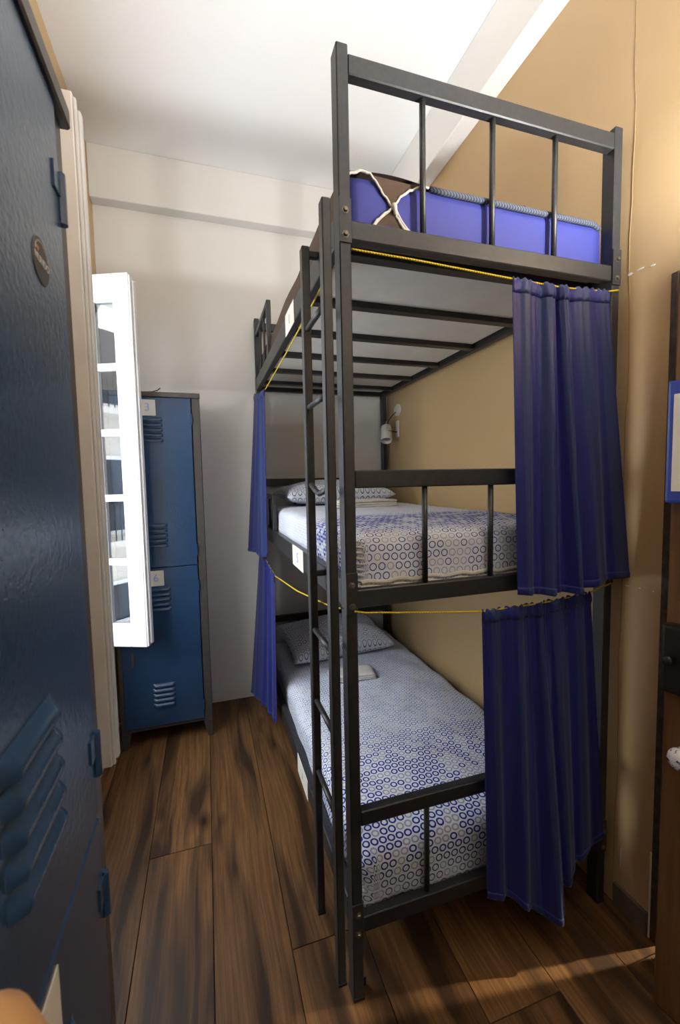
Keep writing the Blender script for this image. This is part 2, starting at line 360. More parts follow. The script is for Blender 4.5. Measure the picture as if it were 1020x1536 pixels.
# the two inward-opened casement leaves
def casement(loc, ang, LW, label, wood, mould, st=.088, flip=1):
    cs = thing('window_casement', loc, ang, label, 'window', 'open casement leaves of the window')
    LH, LT = 1.935, .045
    def lb(x0, x1, z0, z1, y0=0, y1=LT, bev=.003): return bbox(x0, x1, y0, y1, z0, z1, bev)
    obj('stile', lb(LW-st, LW, 0, LH), wood, cs, local=True); obj('stile', lb(0, .05, 0, LH), wood, cs, local=True)
    obj('edge_moulding', bbox(LW, LW+.008, .004, .018, .004, LH-.012, .002), mould, cs, local=True)
    obj('edge_moulding', bbox(LW-.004, LW+.014, .022, LT+.004, .012, LH-.03, .004), mould, cs, local=True)
    obj('top_rail', lb(.05, LW-st, LH-.135, LH), wood, cs, local=True); obj('bottom_rail', lb(.05, LW-st, 0, .125), wood, cs, local=True)
    zr = [.125, .46, .8, 1.14, 1.475, LH-.135]
    for z in zr[1:-1]: obj('muntin', lb(.05, LW-st, z-.018, z+.018, .006, LT-.006), wood, cs, local=True)
    for k, (za, zb) in enumerate(zip(zr, zr[1:])):
        a = za + (.018 if k else 0); b = zb - (.018 if k < 4 else 0)
        obj('pane', bbox(.05, LW-st, .021, .024, a, b), M_glass, cs, local=True)
casement((-.915, 1.438, .665), math.atan2(1.342-1.425, -.684+.879), .249, 'open white glazed casement leaf with five bright-edged panes before the back locker', M_wwood, M_wwood)
casement((-.937, .315, .672), -.02, .277, 'worn white casement leaf seen edge-on behind the near blue locker', M_jamb, M_jamb, .12)

# unseen passage walls, added to block sky light and trim the sun patch
bm = B(); box(bm, 2.5, 2.6, YF-.1, YB+.1, 0, 2.7); box(bm, 1.16, 2.6, YF-.1, YB+.1, 2.6, 2.7); box(bm, 1.16, 2.5, YF-.1, YF, 0, 2.6); box(bm, 1.16, 2.5, YB, YB+.1, 0, 2.6); box(bm, 1.2, 1.26, YF, -.236, 0, 2.6)
tag(obj('passage_light_blocker', bm, M_tan), 'unseen tan passage walls added to block and shape light at the ajar door', 'wall', kind='structure')

# ------------------------------------------------------------------ house across the street (only seen mirrored in the panes and through the window)
hb = thing('apartment_building', (-9, -3, 0), 0, 'pale apartment house across the street, mirrored in the window panes', 'building')
obj('wall', bbox(-9.5, -9, -12, 8, -6, 6.5), M_concrete, hb)
bal = None
for fz in (-3.2, 0, 3.2):
    for by in (-10.5, -7.5, -4.5, -1.5, 1.5, 4.5):
        w = obj('window', bbox(-9.02, -8.94, by, by+1.3, fz+.3, fz+2.3), M_wwood, hb)
        o = obj('pane', bbox(-8.95, -8.92, by+.1, by+1.2, fz+.4, fz+2.2), M_dark, w)
        obj('balcony_slab', bbox(-9.0, -8.3, by-.3, by+1.6, fz+.05, fz+.2), M_concrete, hb)
        r = B()
        for k in range(13): tube([(-8.35, by-.25+k*.15, fz+.2), (-8.35, by-.25+k*.15, fz+1.1)], .015, 5, bm=r)
        tube([(-8.35, by-.3, fz+1.1), (-8.35, by+1.6, fz+1.1)], .025, 6, bm=r)
        obj('balcony_railing', r, M_black, hb)

# ------------------------------------------------------------------ brown door on the right, ajar
dv = Vector((-.160, .810, 0)); DW = dv.length
dr = thing('door_1', (1.0, -1.08, 0), math.atan2(dv.y, dv.x), 'brown varnished wooden door standing ajar at the right edge', 'door', kind='structure')
obj('leaf', bbox(0, DW, -.02, .02, .008, 2.045, .003), M_doorw, dr, local=True)
lk = obj('lock_box', bbox(DW-.10, DW-.008, .02, .062, .955, 1.135, .008, 2), M_black, dr, local=True, label='black surface-mounted door lock')
M = Matrix.Translation((DW-.03, .062, 1.045)) @ zto((0, 1, 0))
obj('lock_knob', lathe([(0, -.004), (.008, -.002), (.008, .006), (.013, .010), (.014, .016), (.010, .021), (0, .022)], 16, M), M_black, lk, local=True, smooth=True)
M = Matrix.Translation((DW-.06, .02, .79)) @ zto((0, 1, 0))
a = Mat('blue_and_white_porcelain', .12, 0, .6); co = a.coord(); a.color(a.mix(a.math('GREATER_THAN', a.noise(co, 70, 3, .5, 1.5), .58), srgb(232, 232, 236), srgb(50, 66, 140)))
obj('knob', lathe([(0, -.002), (.022, 0), (.022, .004), (.011, .009), (.011, .02), (.024, .03), (.029, .042), (.026, .054), (.014, .061), (0, .063)], 24, M), a.m, dr, local=True, smooth=True, label='blue and white porcelain door knob')
dj = thing('trim_3', (1.0, DY1, 0), 0, 'dark scarred door frame edge beside the tan wall', 'door frame', kind='structure')
obj('jamb', bbox(.982, 1.15, DY1-.022, DY1+.0, 0, DZ, .002), M_jambd, dj)
obj('draught_strip', bbox(1.04, 1.06, DY1-.034, DY1-.022, 0, DZ-.02, .002), M_wwood, dj)
obj('broken_lit_edge', bbox(.981, .99, DY1-.002, DY1+.006, 0, .30, .002), M_chip_sunlit, dj, label='broken plaster at the foot of the frame, painted pale as if lit')  # pale colour paints the lit strip onto the broken edge
for z in (.28, 1.13): obj('strike_plate', bbox(.979, 1.02, DY1-.026, DY1-.02, z, z+.07, .001), M_black, dj)
obj('head', bbox(.995, 1.15, DY0, DY1, DZ-.02, DZ, .002), M_jambd, dj)
# blue wall pocket on the door
bp = thing('document_holder', (1.0, -1.08, 0), math.atan2(dv.y, dv.x), 'blue plastic box with white side hanging on the brown door', 'holder')
obj('shell', bbox(DW-.17, DW-.004, .021, .060, 1.455, 1.765, .006, 2), M_bluebox, bp, local=True)
obj('insert', bbox(DW-.040, DW-.018, .060, .0615, 1.485, 1.73, .0005), M_paper, bp, local=True, label='white paper panel')
obj('clip', bbox(DW-.075, DW-.034, .0605, .065, 1.655, 1.69, .001), M_paper, bp, local=True)

# ------------------------------------------------------------------ lockers
def louvre(cx, cz, w, front):
    """pressed louvre: hooded bulge, open below"""
    def fn(u, v):
        x = (u-.5)*w; e = min(1, (0.5-abs(u-.5))*w/.010); e = math.sin(e*math.pi/2)
        a = v*math.pi*.62; d = .0125*math.sin(a)*e; z = .011 - .022*v
        return Vector((cx+x, front - d - .0002, cz+z))
    bm = grid(fn, 14, 6)
    return bm
def locker(name, loc, rz, label, nums, sticker=False, tilt=0.0):
    lo = thing(name, loc, 0, label, 'locker', 'blue steel two-door lockers', rot=Euler((0, tilt, rz)))
    Wd, Dp, H = .50, .395, 2.047
    bm = B()                                                # open carcass
    box(bm, 0, .022, .004, Dp, .10, H, .002); box(bm, Wd-.042, Wd, .0, Dp, .10, H, .002)
    box(bm, .02, Wd-.03, .0, Dp, H-.026, H, .002); box(bm, .02, Wd-.03, .004, Dp, .10, .118, .002); box(bm, .02, Wd-.04, Dp-.006, Dp, .1, H, .001)
    box(bm, .02, Wd-.04, .01, Dp, 1.046, 1.058)
    obj('body', bm, M_lockframe, lo, local=True)
    obj('top_frame', bbox(-.004, Wd+.004, -.012, .012, H-.026, H+.002, .003), M_lockframe, lo, local=True)
    for (x, s) in ((0, 1), (Wd, -1)):
        for y in (.002, Dp-.04):
            b = B(); q = [(x, 0), (x+s*.028, 0), (x+s*.05, .10), (x, .10)]
            vs = [[b.verts.new((px, yy, pz)) for px, pz in q] for yy in (y, y+.036)]
            for k in range(4): b.faces.new((vs[0][k], vs[0][(k+1) % 4], vs[1][(k+1) % 4], vs[1][k]))
            b.faces.new(vs[0]); b.faces.new(vs[1]); obj('leg', b, M_lockframe, lo, local=True)
    for di, (z0, z1, num) in enumerate(((1.057, 2.02, nums[0]), (.12, 1.0535, nums[1]))):
        d = obj('door', bbox(.022, Wd-.046, -.006, .012, z0, z1, .003), M_blue, lo, local=True)
        for k in range(5):
            if not (sticker and di == 0): obj('louvre', louvre(.238, z1-.122-k*.029, .122, -.006), M_blue, d, local=True, smooth=True)
            obj('louvre', louvre(.238, z0+.128+k*.029, .122, -.006), M_blue, d, local=True, smooth=True)
        for hz in (z0+.09, z1-.12):
            hb_ = B(); tube([(Wd-.046, -.007, hz-.032), (Wd-.046, -.007, hz+.032)], .0065, 10, bm=hb_); box(hb_, Wd-.075, Wd-.046, -.0085, -.005, hz, hz+.032)
            obj('hinge', hb_, [M_blue], d, local=True)
        obj('keyhole_plate', bbox(.072, .086, -.0105, -.006, z0+.375, z0+.455, .001), M_lockframe, d, local=True)
        cd = obj('number_card', bbox(.18, .266, -.0075, -.006, z1-.103, z1-.014, .0004), M_card, d, local=True, label='white card with a pale blue number')
        t = text_bm(num, .062); t.transform(Matrix.Translation((.223, -.0076, z1-.058)) @ Matrix.Rotation(math.pi/2, 4, 'X'))
        bmesh.ops.delete(t, geom=[], context='VERTS')
        # card is a sub-part already: its printed digit is laid in as a second material of the card
        me = cd.data; b2 = B(); b2.from_mesh(me); n0 = len(b2.faces); tm = bpy.data.meshes.new('t'); t.to_mesh(tm); t.free(); b2.from_mesh(tm)
        b2.faces.ensure_lookup_table()
        for f in b2.faces[n0:]: f.material_index = 1
        b2.to_mesh(me); b2.free(); me.materials.append(M_ink)
        if sticker and di == 0:
            M = Matrix.Translation((.361, -.0062, 1.778)) @ zto((0, -1, 0))
            sb = lathe([(0, .0008), (.0245, .0008), (.0255, .0)], 32, M); n0 = len(sb.faces)
            st = obj('round_sticker', sb, simple('dark_sticker', srgb(46, 46, 46), .5), d, local=True, label='round dark sticker with white lettering')
            me = st.data; me.materials.append(simple('white_print', srgb(200, 200, 200), .6)); me.materials.append(simple('orange_print', srgb(206, 130, 50), .6))
            b2 = B(); b2.from_mesh(me)
            def put(t, x, z, mi, sx=1):
                t.transform(Matrix.Translation((.361+x, -.0074, 1.778+z)) @ Matrix.Rotation(math.pi/2, 4, 'X') @ Matrix.Diagonal((sx, 1, 1, 1)))
                k = len(b2.faces); tm = bpy.data.meshes.new('t'); t.to_mesh(tm); t.free(); b2.from_mesh(tm); b2.faces.ensure_lookup_table()
                for f in b2.faces[k:]: f.material_index = mi
            put(text_bm('MUNDO', .0115, .0002, True), .001, -.0005, 1); put(text_bm('I', .0085, .0002, True), -.0165, .010, 1)
            h = B(); vs = []
            for k in range(24):
                a_ = 2*math.pi*k/24
                vs.append(h.verts.new((.00022*16*math.sin(a_)**3, .00022*(13*math.cos(a_)-5*math.cos(2*a_)-2*math.cos(3*a_)-math.cos(4*a_)), 0)))
            h.faces.new(vs); put(h, -.0105, .010, 2)
            rg = B()                                      # thin ring of small marks round the rim
            for k in range(26):
                a_ = math.radians(20 + k*5.6); c_, s_ = math.cos(a_), math.sin(a_)
                q = [(.0195, -.0005), (.0215, -.0005), (.0215, .0005), (.0195, .0005)]
                rg.faces.new([rg.verts.new((c_*r-s_*w_, s_*r+c_*w_, 0)) for r, w_ in q])
            put(rg, 0, 0, 1)
            b2.to_mesh(me); b2.free()
    return lo
lk1 = locker('steel_locker', (-.87, 1.535, 0), 0, 'blue two-door steel locker numbered 3 and 6 against the white back wall', ('3', '6'))
lk2 = locker('steel_locker', (-.526, -.878, 0), math.pi/2, 'large blue steel locker in the left foreground with a round dark sticker', ('5', '6'), True)
# paper scrap and wire on the back locker
tag(obj('paper_scrap', bbox(-.69, -.615, 1.526, 1.529, 2.024, 2.045), M_paper), 'small white paper strip taped on the top frame of the back locker', 'paper')
tag(obj('wire_end', tube([(-.66, 1.56, 2.052), (-.62, 1.55, 2.053), (-.59, 1.54, 2.06), (-.575, 1.535, 2.072)], .003, 6), M_black), 'short dark wire end lying on top of the back locker', 'wire')

# ------------------------------------------------------------------ triple bunk bed
BW, BL = .954, 1.915
LV = [(.207, .257), (1.176, 1.227), (2.155, 2.204)]            # end rails of the three decks
GD = [(.536, .581), (1.508, 1.557), (2.559, 2.608)]            # end guard rails
bed = thing('triple_bunk_bed', (BW/2, BL/2, 0), 0, 'black steel three-tier bunk bed along the tan wall', 'bunk bed')
PX, PY, HT = .032, .048, 2.628
for ix, x0 in enumerate((0, BW-PX)):
    for iy, y0 in enumerate((0, BL-PY)):
        po = obj('post', bbox(x0, x0+PX, y0, y0+PY, .006, HT, .003), M_steel, bed, origin=(x0+PX/2, y0+PY/2, 0))
        obj('foot_cap', bbox(x0-.002, x0+PX+.002, y0-.002, y0+PY+.002, 0, .012, .002), M_black, po)
        for (ra, rb) in LV:
            ya, yb = (y0-.0035, y0+.001) if iy == 0 else (y0+PY-.001, y0+PY+.0035)
            obj('joint_plate', bbox(x0-.001, x0+PX+.001, ya, yb, ra-.012, rb+.05, .0008), M_steel, po)
            for z in (ra+.008, ra+.068):
                M = Matrix.Translation((x0+PX/2, ya if iy == 0 else yb, z)) @ zto((0, -1 if iy == 0 else 1, 0))
                obj('bolt', lathe([(0, .007), (.005, .007), (.0065, .005), (.0065, .001), (.010, .0008), (.010, -.001)], 6, M), M_bolt, po)
ho = obj('floor_bracket', bbox(PX, PX+.018, .03, .034, .0, .03, .002), M_black, bed)
def mem(name, *b, bev=.003): return obj(name, bbox(*b, bev), M_steel, bed)
for end, (ya, yb) in enumerate(((.002, .032), (BL-.032, BL-.002))):
    for (ra, rb) in LV: mem('end_rail', PX, BW-PX, ya, yb, ra, rb)
    for (ga, gb), (ra, rb) in zip(GD, LV):
        mem('guard_rail', PX, BW-PX, ya, yb, ga, gb)
        for bx in (.25, .476, .702):
            obj('baluster', tube([(bx, (ya+yb)/2, rb-.002), (bx, (ya+yb)/2, ga+.002)], .0085, 12), M_steel, bed, smooth=True)
for (x0, x1) in ((.001, .031), (BW-.031, BW-.001)):
    for (ra, rb) in LV: mem('side_rail', x0, x1, PY, BL-PY, ra, ra+.078)
for (ra, rb) in LV:
    for y in (.10, .43, .755, 1.08, 1.40, 1.70):
        mem('slat', .031, BW-.031, y-.02, y+.02, ra+.004, ra+.026, bev=.002)
# short side guards near the head end
for (ra, rb), top in zip(LV[1:], (1.46, 2.535)):
    mem('side_guard_post', .004, .028, 1.33, 1.36, ra+.078, top)
    mem('side_guard_rail', .004, .028, 1.36, BL-PY, top-.028, top)
    for y in (1.53, 1.70): mem('side_guard_baluster', .01, .022, y-.008, y+.008, ra+.078, top-.028)
# number cards taped on the left side rails
for (ra, rb), (y0, y1, s, m, sz) in zip(LV, ((.565, .765, '2', M_inkd, .03), (.535, .745, '5', M_ink, .06), (.585, .765, '1', M_inkd, .05))):
    b = bbox(-.0015, .001, y0, y1, ra-.006, ra+.082, .0004); t = text_bm(s, sz)
    t.transform(Matrix.Translation((-.0017, (y0+y1)/2, ra+.036)) @ Matrix.Rotation(-math.pi/2, 4, 'Z') @ Matrix.Rotation(math.pi/2, 4, 'X'))
    n0 = len(b.faces); tm = bpy.data.meshes.new('t'); t.to_mesh(tm); t.free(); b.from_mesh(tm); b.faces.ensure_lookup_table()
    for f in b.faces[n0:]: f.material_index = 1
    obj('number_card', b, [M_paper, m], bed, label='white number card taped to the side rail')

# ladder hooked on the left side
ld = thing('bunk_ladder', (-.03, .12, 0), 0, 'narrow black steel ladder with round rungs hooked on the side of the bunk', 'ladder')
for (y0, y1, zt, zb) in ((-.022, .012, 2.235, .10), (.205, .24, 2.235, .085)):
    s = obj('stile', bbox(-.052, -.028, y0, y1, zb, zt, .003), M_steel, ld)
    obj('stile_cap', bbox(-.053, -.027, y0-.001, y1+.001, zb-.004, zb+.006, .001), M_black, s)
for z in (1.99, 1.757, 1.507, 1.058, .824, .586):
    p = [(-.04, .008, z), (-.04, .21, z)]
    if abs(z-1.507) < .01: p = [(-.04, .008, z+.004), (-.04, .06, z-.006), (-.04, .11, z-.014), (-.04, .16, z-.004), (-.04, .21, z+.014)]
    obj('rung', tube(p, .0085, 12), M_steel, ld, smooth=True)
for z in (2.215, 1.235): obj('hook', bbox(-.03, .001, .214, .232, z-.008, z+.012, .002), M_steel, ld)

# ------------------------------------------------------------------ mattresses
def rbox_bm(x0, x1, y0, y1, z0, z1, r, res=.03, puff=.012, wr=.004, seed=0, sag=0):
    """rounded slab with uv in metres like a cloth pulled over it (v counts from the front top edge)"""
    rnd = random.Random(seed); ph = [rnd.uniform(0, 6.28) for _ in range(8)]
    bm = B(); cx, cy, cz = (x0+x1)/2, (y0+y1)/2, (z0+z1)/2; hx, hy, hz = (x1-x0)/2, (y1-y0)/2, (z1-z0)/2
    nx, ny, nz = max(4, int(2*hx/res)), max(4, int(2*hy/res)), max(4, int(2*hz/res*1.6))
    t = bmesh.new(); bmesh.ops.create_cube(t, size=2); t.free()
    cache = {}
    def vert(i, j, k):
        key = (i, j, k)
        if key in cache: return cache[key]
        p = Vector(((i/nx*2-1)*hx, (j/ny*2-1)*hy, (k/nz*2-1)*hz))
        k_ = min(1, max(0, (p.z/hz+1)/1.1)); rr = lerp(min(r, .016), r, k_*k_*(3-2*k_)); rt = r if p.z > 0 else min(r, .016)
        q = Vector((max(-hx+rr, min(hx-rr, p.x)), max(-hy+rr, min(hy-rr, p.y)), max(-hz+rt, min(hz-rt, p.z))))
        d = p-q
        if d.length > 1e-9:
            e = d.normalized(); p = q + Vector((e.x*rr, e.y*rr, e.z*rt))
        if p.z > 0:
            fx = 1-(p.x/hx)**4; fy = 1-(p.y/hy)**6; p.z += puff*max(0, fx)*max(0, fy)
        x, y, z = p
        n_ = d.normalized() if d.length > 1e-9 else Vector((0, 0, 1 if k == nz else -1))
        w = wr*(math.sin(x*31+ph[0]+4*math.sin(y*7+ph[1]))*.4 + math.sin(y*23+ph[2]+3*math.sin(x*9+ph[3]))*.4 + math.sin((x+y)*17+z*30+ph[4])*.5)
        p = p + n_*w
        v = bm.verts.new(p + Vector((cx, cy, cz))); cache[key] = v; return v
    def quad(a, b, c, d_):
        f = bm.faces.new((vert(*a), vert(*b), vert(*c), vert(*d_))); f.smooth = True
    for i in range(nx):
        for j in range(ny):
            quad((i, j, nz), (i+1, j, nz), (i+1, j+1, nz), (i, j+1, nz)); quad((i, j, 0), (i, j+1, 0), (i+1, j+1, 0), (i+1, j, 0))
    for i in range(nx):
        for k in range(nz):
            quad((i, 0, k), (i+1, 0, k), (i+1, 0, k+1), (i, 0, k+1)); quad((i, ny, k), (i, ny, k+1), (i+1, ny, k+1), (i+1, ny, k))
    for j in range(ny):
        for k in range(nz):
            quad((0, j, k), (0, j, k+1), (0, j+1, k+1), (0, j+1, k)); quad((nx, j, k), (nx, j+1, k), (nx, j+1, k+1), (nx, j, k+1))
    uvl = bm.loops.layers.uv.verify()
    for f in bm.faces:
        for l in f.loops:
            x, y, z = l.vert.co; drop = max(0, z1-z)
            v = y-y0 - (drop if y < y0+r*1.02 else 0); u = x - (drop if x < x0+r*1.02 else 0) + (drop if x > x1-r*1.02 else 0)
            l[uvl].uv = (u+3, v)
    return bm
mx0, mx1, my0, my1 = .036, .918, .038, BL-.038
mm = rbox_bm(mx0, mx1, my0, my1, 1.202, 1.375, .04, .022, .012, .0028, 3)
mt = tag(obj('mattress', mm, M_sheet_mid), 'middle bunk mattress in a white fitted sheet printed with blue rings', 'mattress')
def hem(z, seed):
    rnd = random.Random(seed); p = []
    for k in range(60): p.append((lerp(mx0+.02, mx1-.02, k/59), my0-.002+.002*math.sin(k*1.7), z+.003*math.sin(k*.9)))
    return tube(p, .007, 8)
obj('sheet_hem', hem(1.222, 1), M_elastic, mt); obj('sheet_hem', hem(1.238, 2), M_elastic, mt)
gb = B()
for k in range(9):
    z = 1.225+k*.016; tube([(mx0+.032, my0-.004, z), (mx0+.012, my0-.001, z+.004), (mx0-.003, my0+.014, z+.002), (mx0-.003, my0+.03, z)], [.001, .004, .004, .001], 6, bm=gb)
obj('gathered_corner', gb, M_elastic, mt, smooth=True)
ml = rbox_bm(mx0, mx1, my0, my1, .234, .402, .05, .022, .014, .004, 11)
tag(obj('mattress', ml, M_sheet_low), 'lowest bunk mattress in a white fitted sheet with bold navy rings', 'mattress')
# top mattress: blue side panel, brown cover pulled over it, white elastic edges
tm_ = thing('mattress', ((mx0+mx1)/2, (my0+my1)/2, 2.182), 0, 'top bunk blue mattress half covered by a brown bed cover', 'mattress')
obj('core', rbox_bm(mx0, mx1, my0, my1, 2.182, 2.345, .016, .04, .004, .001, 5), [M_matblue], tm_)
obj('underside', bbox(mx0+.01, mx1-.01, my0+.01, my1-.01, 2.1805, 2.1835), M_matunder, tm_)
for z in (2.343,):
    p = [(mx0+.25, my0+.003, z+.004), (mx0+.3, my0, z+.001), (mx1-.04, my0, z), (mx1-.012, my0+.004, z-.008), (mx1, my0+.02, z-.01), (mx1, my1-.02, z)]
    obj('welt', tube(p, .009, 10), M_welt, tm_, smooth=True)
for x in (.465, .690): obj('side_seam', bbox(x, x+.008, my0-.0025, my0+.001, 2.19, 2.335, .001), simple('seam_blue', srgb(48, 56, 150), .7), tm_)
# brown cover: over the top and the left side, its front hem drawn back in two arcs that meet in the middle of the front
def cover(u, v):
    x = lerp(mx0-.004, mx1-.3, u); y = lerp(my0+.004, my1, v)
    z = 2.352 + .012*math.sin(u*5+1)*math.sin(v*9) + .012*max(0, 1-v*8)*math.sin(u*7)
    return Vector((x, y, z))
bm = grid(cover, 24, 40)
def side(u, v):
    y = lerp(my0+.03, my1, u); z = lerp(2.2, 2.354, v) + (.008*math.sin(u*17) if v > .8 else 0)
    return Vector((mx0-.006-.008*math.sin(v*3.1), y, z))
grid(side, 40, 6, bm=bm)
cv = obj('brown_cover', bm, M_brown, tm_, smooth=True, label='brown bed cover')
knot = Vector((.166, my0-.007, 2.272))
arcs = [[(.036, 2.336), (.075, 2.352), (.105, 2.345), (.135, 2.308), (.166, 2.272)],
        [(.166, 2.272), (.19, 2.305), (.222, 2.328), (.255, 2.342), (.275, 2.345)],
        [(.166, 2.272), (.14, 2.252), (.115, 2.228), (.098, 2.203)],
        [(.166, 2.272), (.185, 2.240), (.21, 2.215), (.24, 2.200)]]
def smooth_pts(pl, n=6):
    P = [Vector((x, my0-.006, z)) for x, z in pl]; out = []
    for i in range(len(P)-1):
        p0 = P[max(i-1, 0)]; p1 = P[i]; p2 = P[i+1]; p3 = P[min(i+2, len(P)-1)]
        for k in range(n):
            t = k/n; out.append(.5*((2*p1)+(p2-p0)*t+(2*p0-5*p1+4*p2-p3)*t*t+(3*p1-p0-3*p2+p3)*t**3))
    return out+[P[-1]]
S = [smooth_pts(a) for a in arcs]
eb = B()
for s in S: tube([p + Vector((0, .0015*math.sin(i*2.1),   .0015*math.sin(i*1.3))) for i, p in enumerate(s)], .0034, 8, bm=eb)
for s in S[2:]: tube([p + Vector((.006, .001, .004)) for p in s], .0035, 8, bm=eb)
tube([knot+Vector((0, -.003, .008)), knot+Vector((.002, -.006, 0)), knot+Vector((.006, -.005, -.02))], [.006, .0075, .005], 8, bm=eb)
obj('elastic_edge', eb, M_elastic, tm_, smooth=True, label='white elastic hem tied in a cross')
def fill(bm, top, arc_a, arc_b, n=10):
    """brown cloth between two arcs leaving the knot and a straight line (top or bottom)"""
    rows = []
    for k in range(n+1):
        a = arc_a[int(k/n*(len(arc_a)-1))]; b = arc_b[int(k/n*(len(arc_b)-1))]
        rows.append([bm.verts.new(a.lerp(b, t/6)+Vector((0, .0035-.003*math.sin(t/6*math.pi)*math.sin(k*.6), 0))) for t in range(7)])
    for r0, r1 in zip(rows, rows[1:]):
        for t in range(6):
            try: bm.faces.new((r0[t], r0[t+1], r1[t+1], r1[t]))
            except Exception: pass
bm = B(); fill(bm, True, S[0][::-1][:15], S[1]); fill(bm, False, S[2], S[3])
top2 = [bm.verts.new(Vector((x, my0-.003, z))) for x, z in ((.10, 2.346), (.16, 2.354), (.22, 2.346), (.27, 2.345))]
obj('cover_front', bm, M_brown, cv, smooth=True)

# ------------------------------------------------------------------ pillows and folded towels
def pillow(name, c, sx, sy, h, rz, rx, mat, label, seed):
    rnd = random.Random(seed); ph = [rnd.uniform(0, 6.28) for _ in range(6)]
    o = B(); n = 30; uvl = o.loops.layers.uv.verify(); M = Matrix.Translation(c) @ Matrix.Rotation(rz, 4, 'Z') @ Matrix.Rotation(rx, 4, 'X')
    for s in (1, -1):
        def fn(u, v):
            a, b = u*2-1, v*2-1
            e = (max(0, 1-abs(a)**2.6)*max(0, 1-abs(b)**2.6))**.42
            px = a*sx/2*(1-.07*(1-abs(b)**2)*abs(a)**2); py = b*sy/2*(1-.09*(1-abs(a)**2)*abs(b)**2)
            w = .006*e*math.sin(a*6+ph[0]+2*math.sin(b*4+ph[1])) + .005*e*math.sin(b*8+ph[2]+a*5)
            return M @ Vector((px, py, s*(h/2*e if s > 0 else h*.38*e) + w*(1 if s > 0 else 0)))
        grid(fn, n, n, bm=o, uvf=lambda u, v: (u*sx+3, v*sy))
    bmesh.ops.remove_doubles(o, verts=o.verts[:], dist=.0006)
    return tag(obj(name, o, mat, smooth=True), label, 'pillow', 'pillows at the head of the bunks')
pillow('pillow', (.43, 1.575, 1.450), .70, .48, .165, .04, .03, M_pillow, 'ring-patterned pillow at the head of the middle bunk', 4)
pillow('pillow', (.43, 1.60, .494), .70, .48, .17, .10, .16, M_pillow, 'ring-patterned pillow at the head of the lowest bunk', 9)
def towel(c, sx, sy, h, rz, label, seed):
    rnd = random.Random(seed); M = Matrix.Translation(c) @ Matrix.Rotation(rz, 4, 'Z')
    t = thing('folded_towel', c, rz, label, 'towel', 'folded towels on the bunks')
    for k in range(3):
        z0 = k*h/3; e = .004*k
        b = rbox_bm(-sx/2+e, sx/2-e*rnd.uniform(0, 2), -sy/2+e*.5, sy/2-e, z0, z0+h/3*1.02, h/6*.98, .02, .002, .0012, seed+k)
        obj('fold', b, M_towel, t, local=True, smooth=True)
    return t
towel((.40, 1.155, .419), .26, .15, .03, -.12, 'folded pale towel in front of the pillow on the lowest bunk', 3)
towel((.47, 1.13, 1.387), .36, .18, .038, .05, 'folded white towel in front of the pillow on the middle bunk', 8)

# ------------------------------------------------------------------ curtains and their yellow cords
def curtain(name, top, bot, folds, a0, a1, nrm, label, seed, width, hdr=.02, nu=150, nv=46):
    rnd = random.Random(seed); ph = [rnd.uniform(0, 6.28) for _ in range(6)]; nrm = Vector(nrm)
    def warp(u): return u + .035*math.sin(u*5.3+ph[0])*u*(1-u)*4
    def fn(u, v):
        T = pline(top, u); Bt = pline(bot, u)
        k = v**1.0; p = T.lerp(Bt, k)
        w = warp(u); amp = lerp(a0, a1, min(1, v*1.15)**.8)
        f = math.sin(w*folds*2*math.pi+ph[1]+.8*math.sin(v*2+ph[2])) + .35*math.sin(w*folds*4.4*math.pi+ph[3]+v) + .25*math.sin(w*folds*9*math.pi+ph[5])*max(0, 1-v*2.5)
        # some pleats run together lower down
        p = p + nrm*amp*f*(.18+.95*math.exp(-((u-.45)/.26)**2))
        if v < .035: p = p + Vector((0, 0, .003*math.sin(u*folds*7*math.pi)))
        return p
    bm = grid(fn, nu, nv, uvf=lambda u, v: (u*width, v))
    o = obj(name, bm, M_curt, smooth=True); m = o.modifiers.new('thickness', 'SOLIDIFY'); m.thickness = .0015; m.offset = 0
    # gathered header and hem as parts
    def sub(nm, va, vb, out):
        b = grid(lambda u, v: fn(u, lerp(va, vb, v)) + nrm*out*math.sin(v*math.pi), nu, 4, uvf=lambda u, v: (u*width, lerp(va, vb, v)))
        h = obj(nm, b, M_curt, o, smooth=True); s = h.modifiers.new('thickness', 'SOLIDIFY'); s.thickness = .002; s.offset = 0
    sub('header', 0, .045, .005); sub('hem', .975, 1.0, .002)
    return tag(o, label, 'curtain', 'blue striped bunk curtains')
curtain('bunk_curtain', [(0, (.512, -.03, 2.104)), (.5, (.68, -.03, 2.098)), (1, (.868, -.03, 2.108))],
        [(0, (.525, -.05, 1.178)), (.25, (.60, -.055, 1.172)), (.55, (.74, -.07, 1.168)), (.8, (.86, -.06, 1.195)), (1, (.972, -.045, 1.192))],
        4.6, .008, .020, (0, -1, 0), 'blue striped curtain hanging over the front of the middle bunk', 5, .80)
curtain('bunk_curtain', [(0, (.420, -.02, 1.134)), (.5, (.63, -.02, 1.136)), (1, (.836, -.02, 1.15))],
        [(0, (.425, -.05, .232)), (.2, (.50, -.06, .222)), (.42, (.62, -.09, .135)), (.55, (.69, -.09, .128)), (.62, (.715, -.06, .19)), (.78, (.79, -.04, .235)), (1, (.905, -.03, .285))],
        5.6, .007, .018, (0, -1, 0), 'blue striped curtain hanging over the front of the lowest bunk', 21, .86)
curtain('bunk_curtain', [(0, (-.022, 1.31, 2.048)), (.5, (-.022, 1.52, 2.062)), (1, (-.022, 1.80, 2.115))],
        [(0, (-.034, 1.33, 1.108)), (.45, (-.045, 1.50, 1.075)), (.6, (-.06, 1.62, 1.09)), (1, (-.10, 1.80, 1.075))],
        4.5, .006, .010, (-1, 0, 0), 'blue curtain bunched at the head end beside the middle bunk', 8, .62)
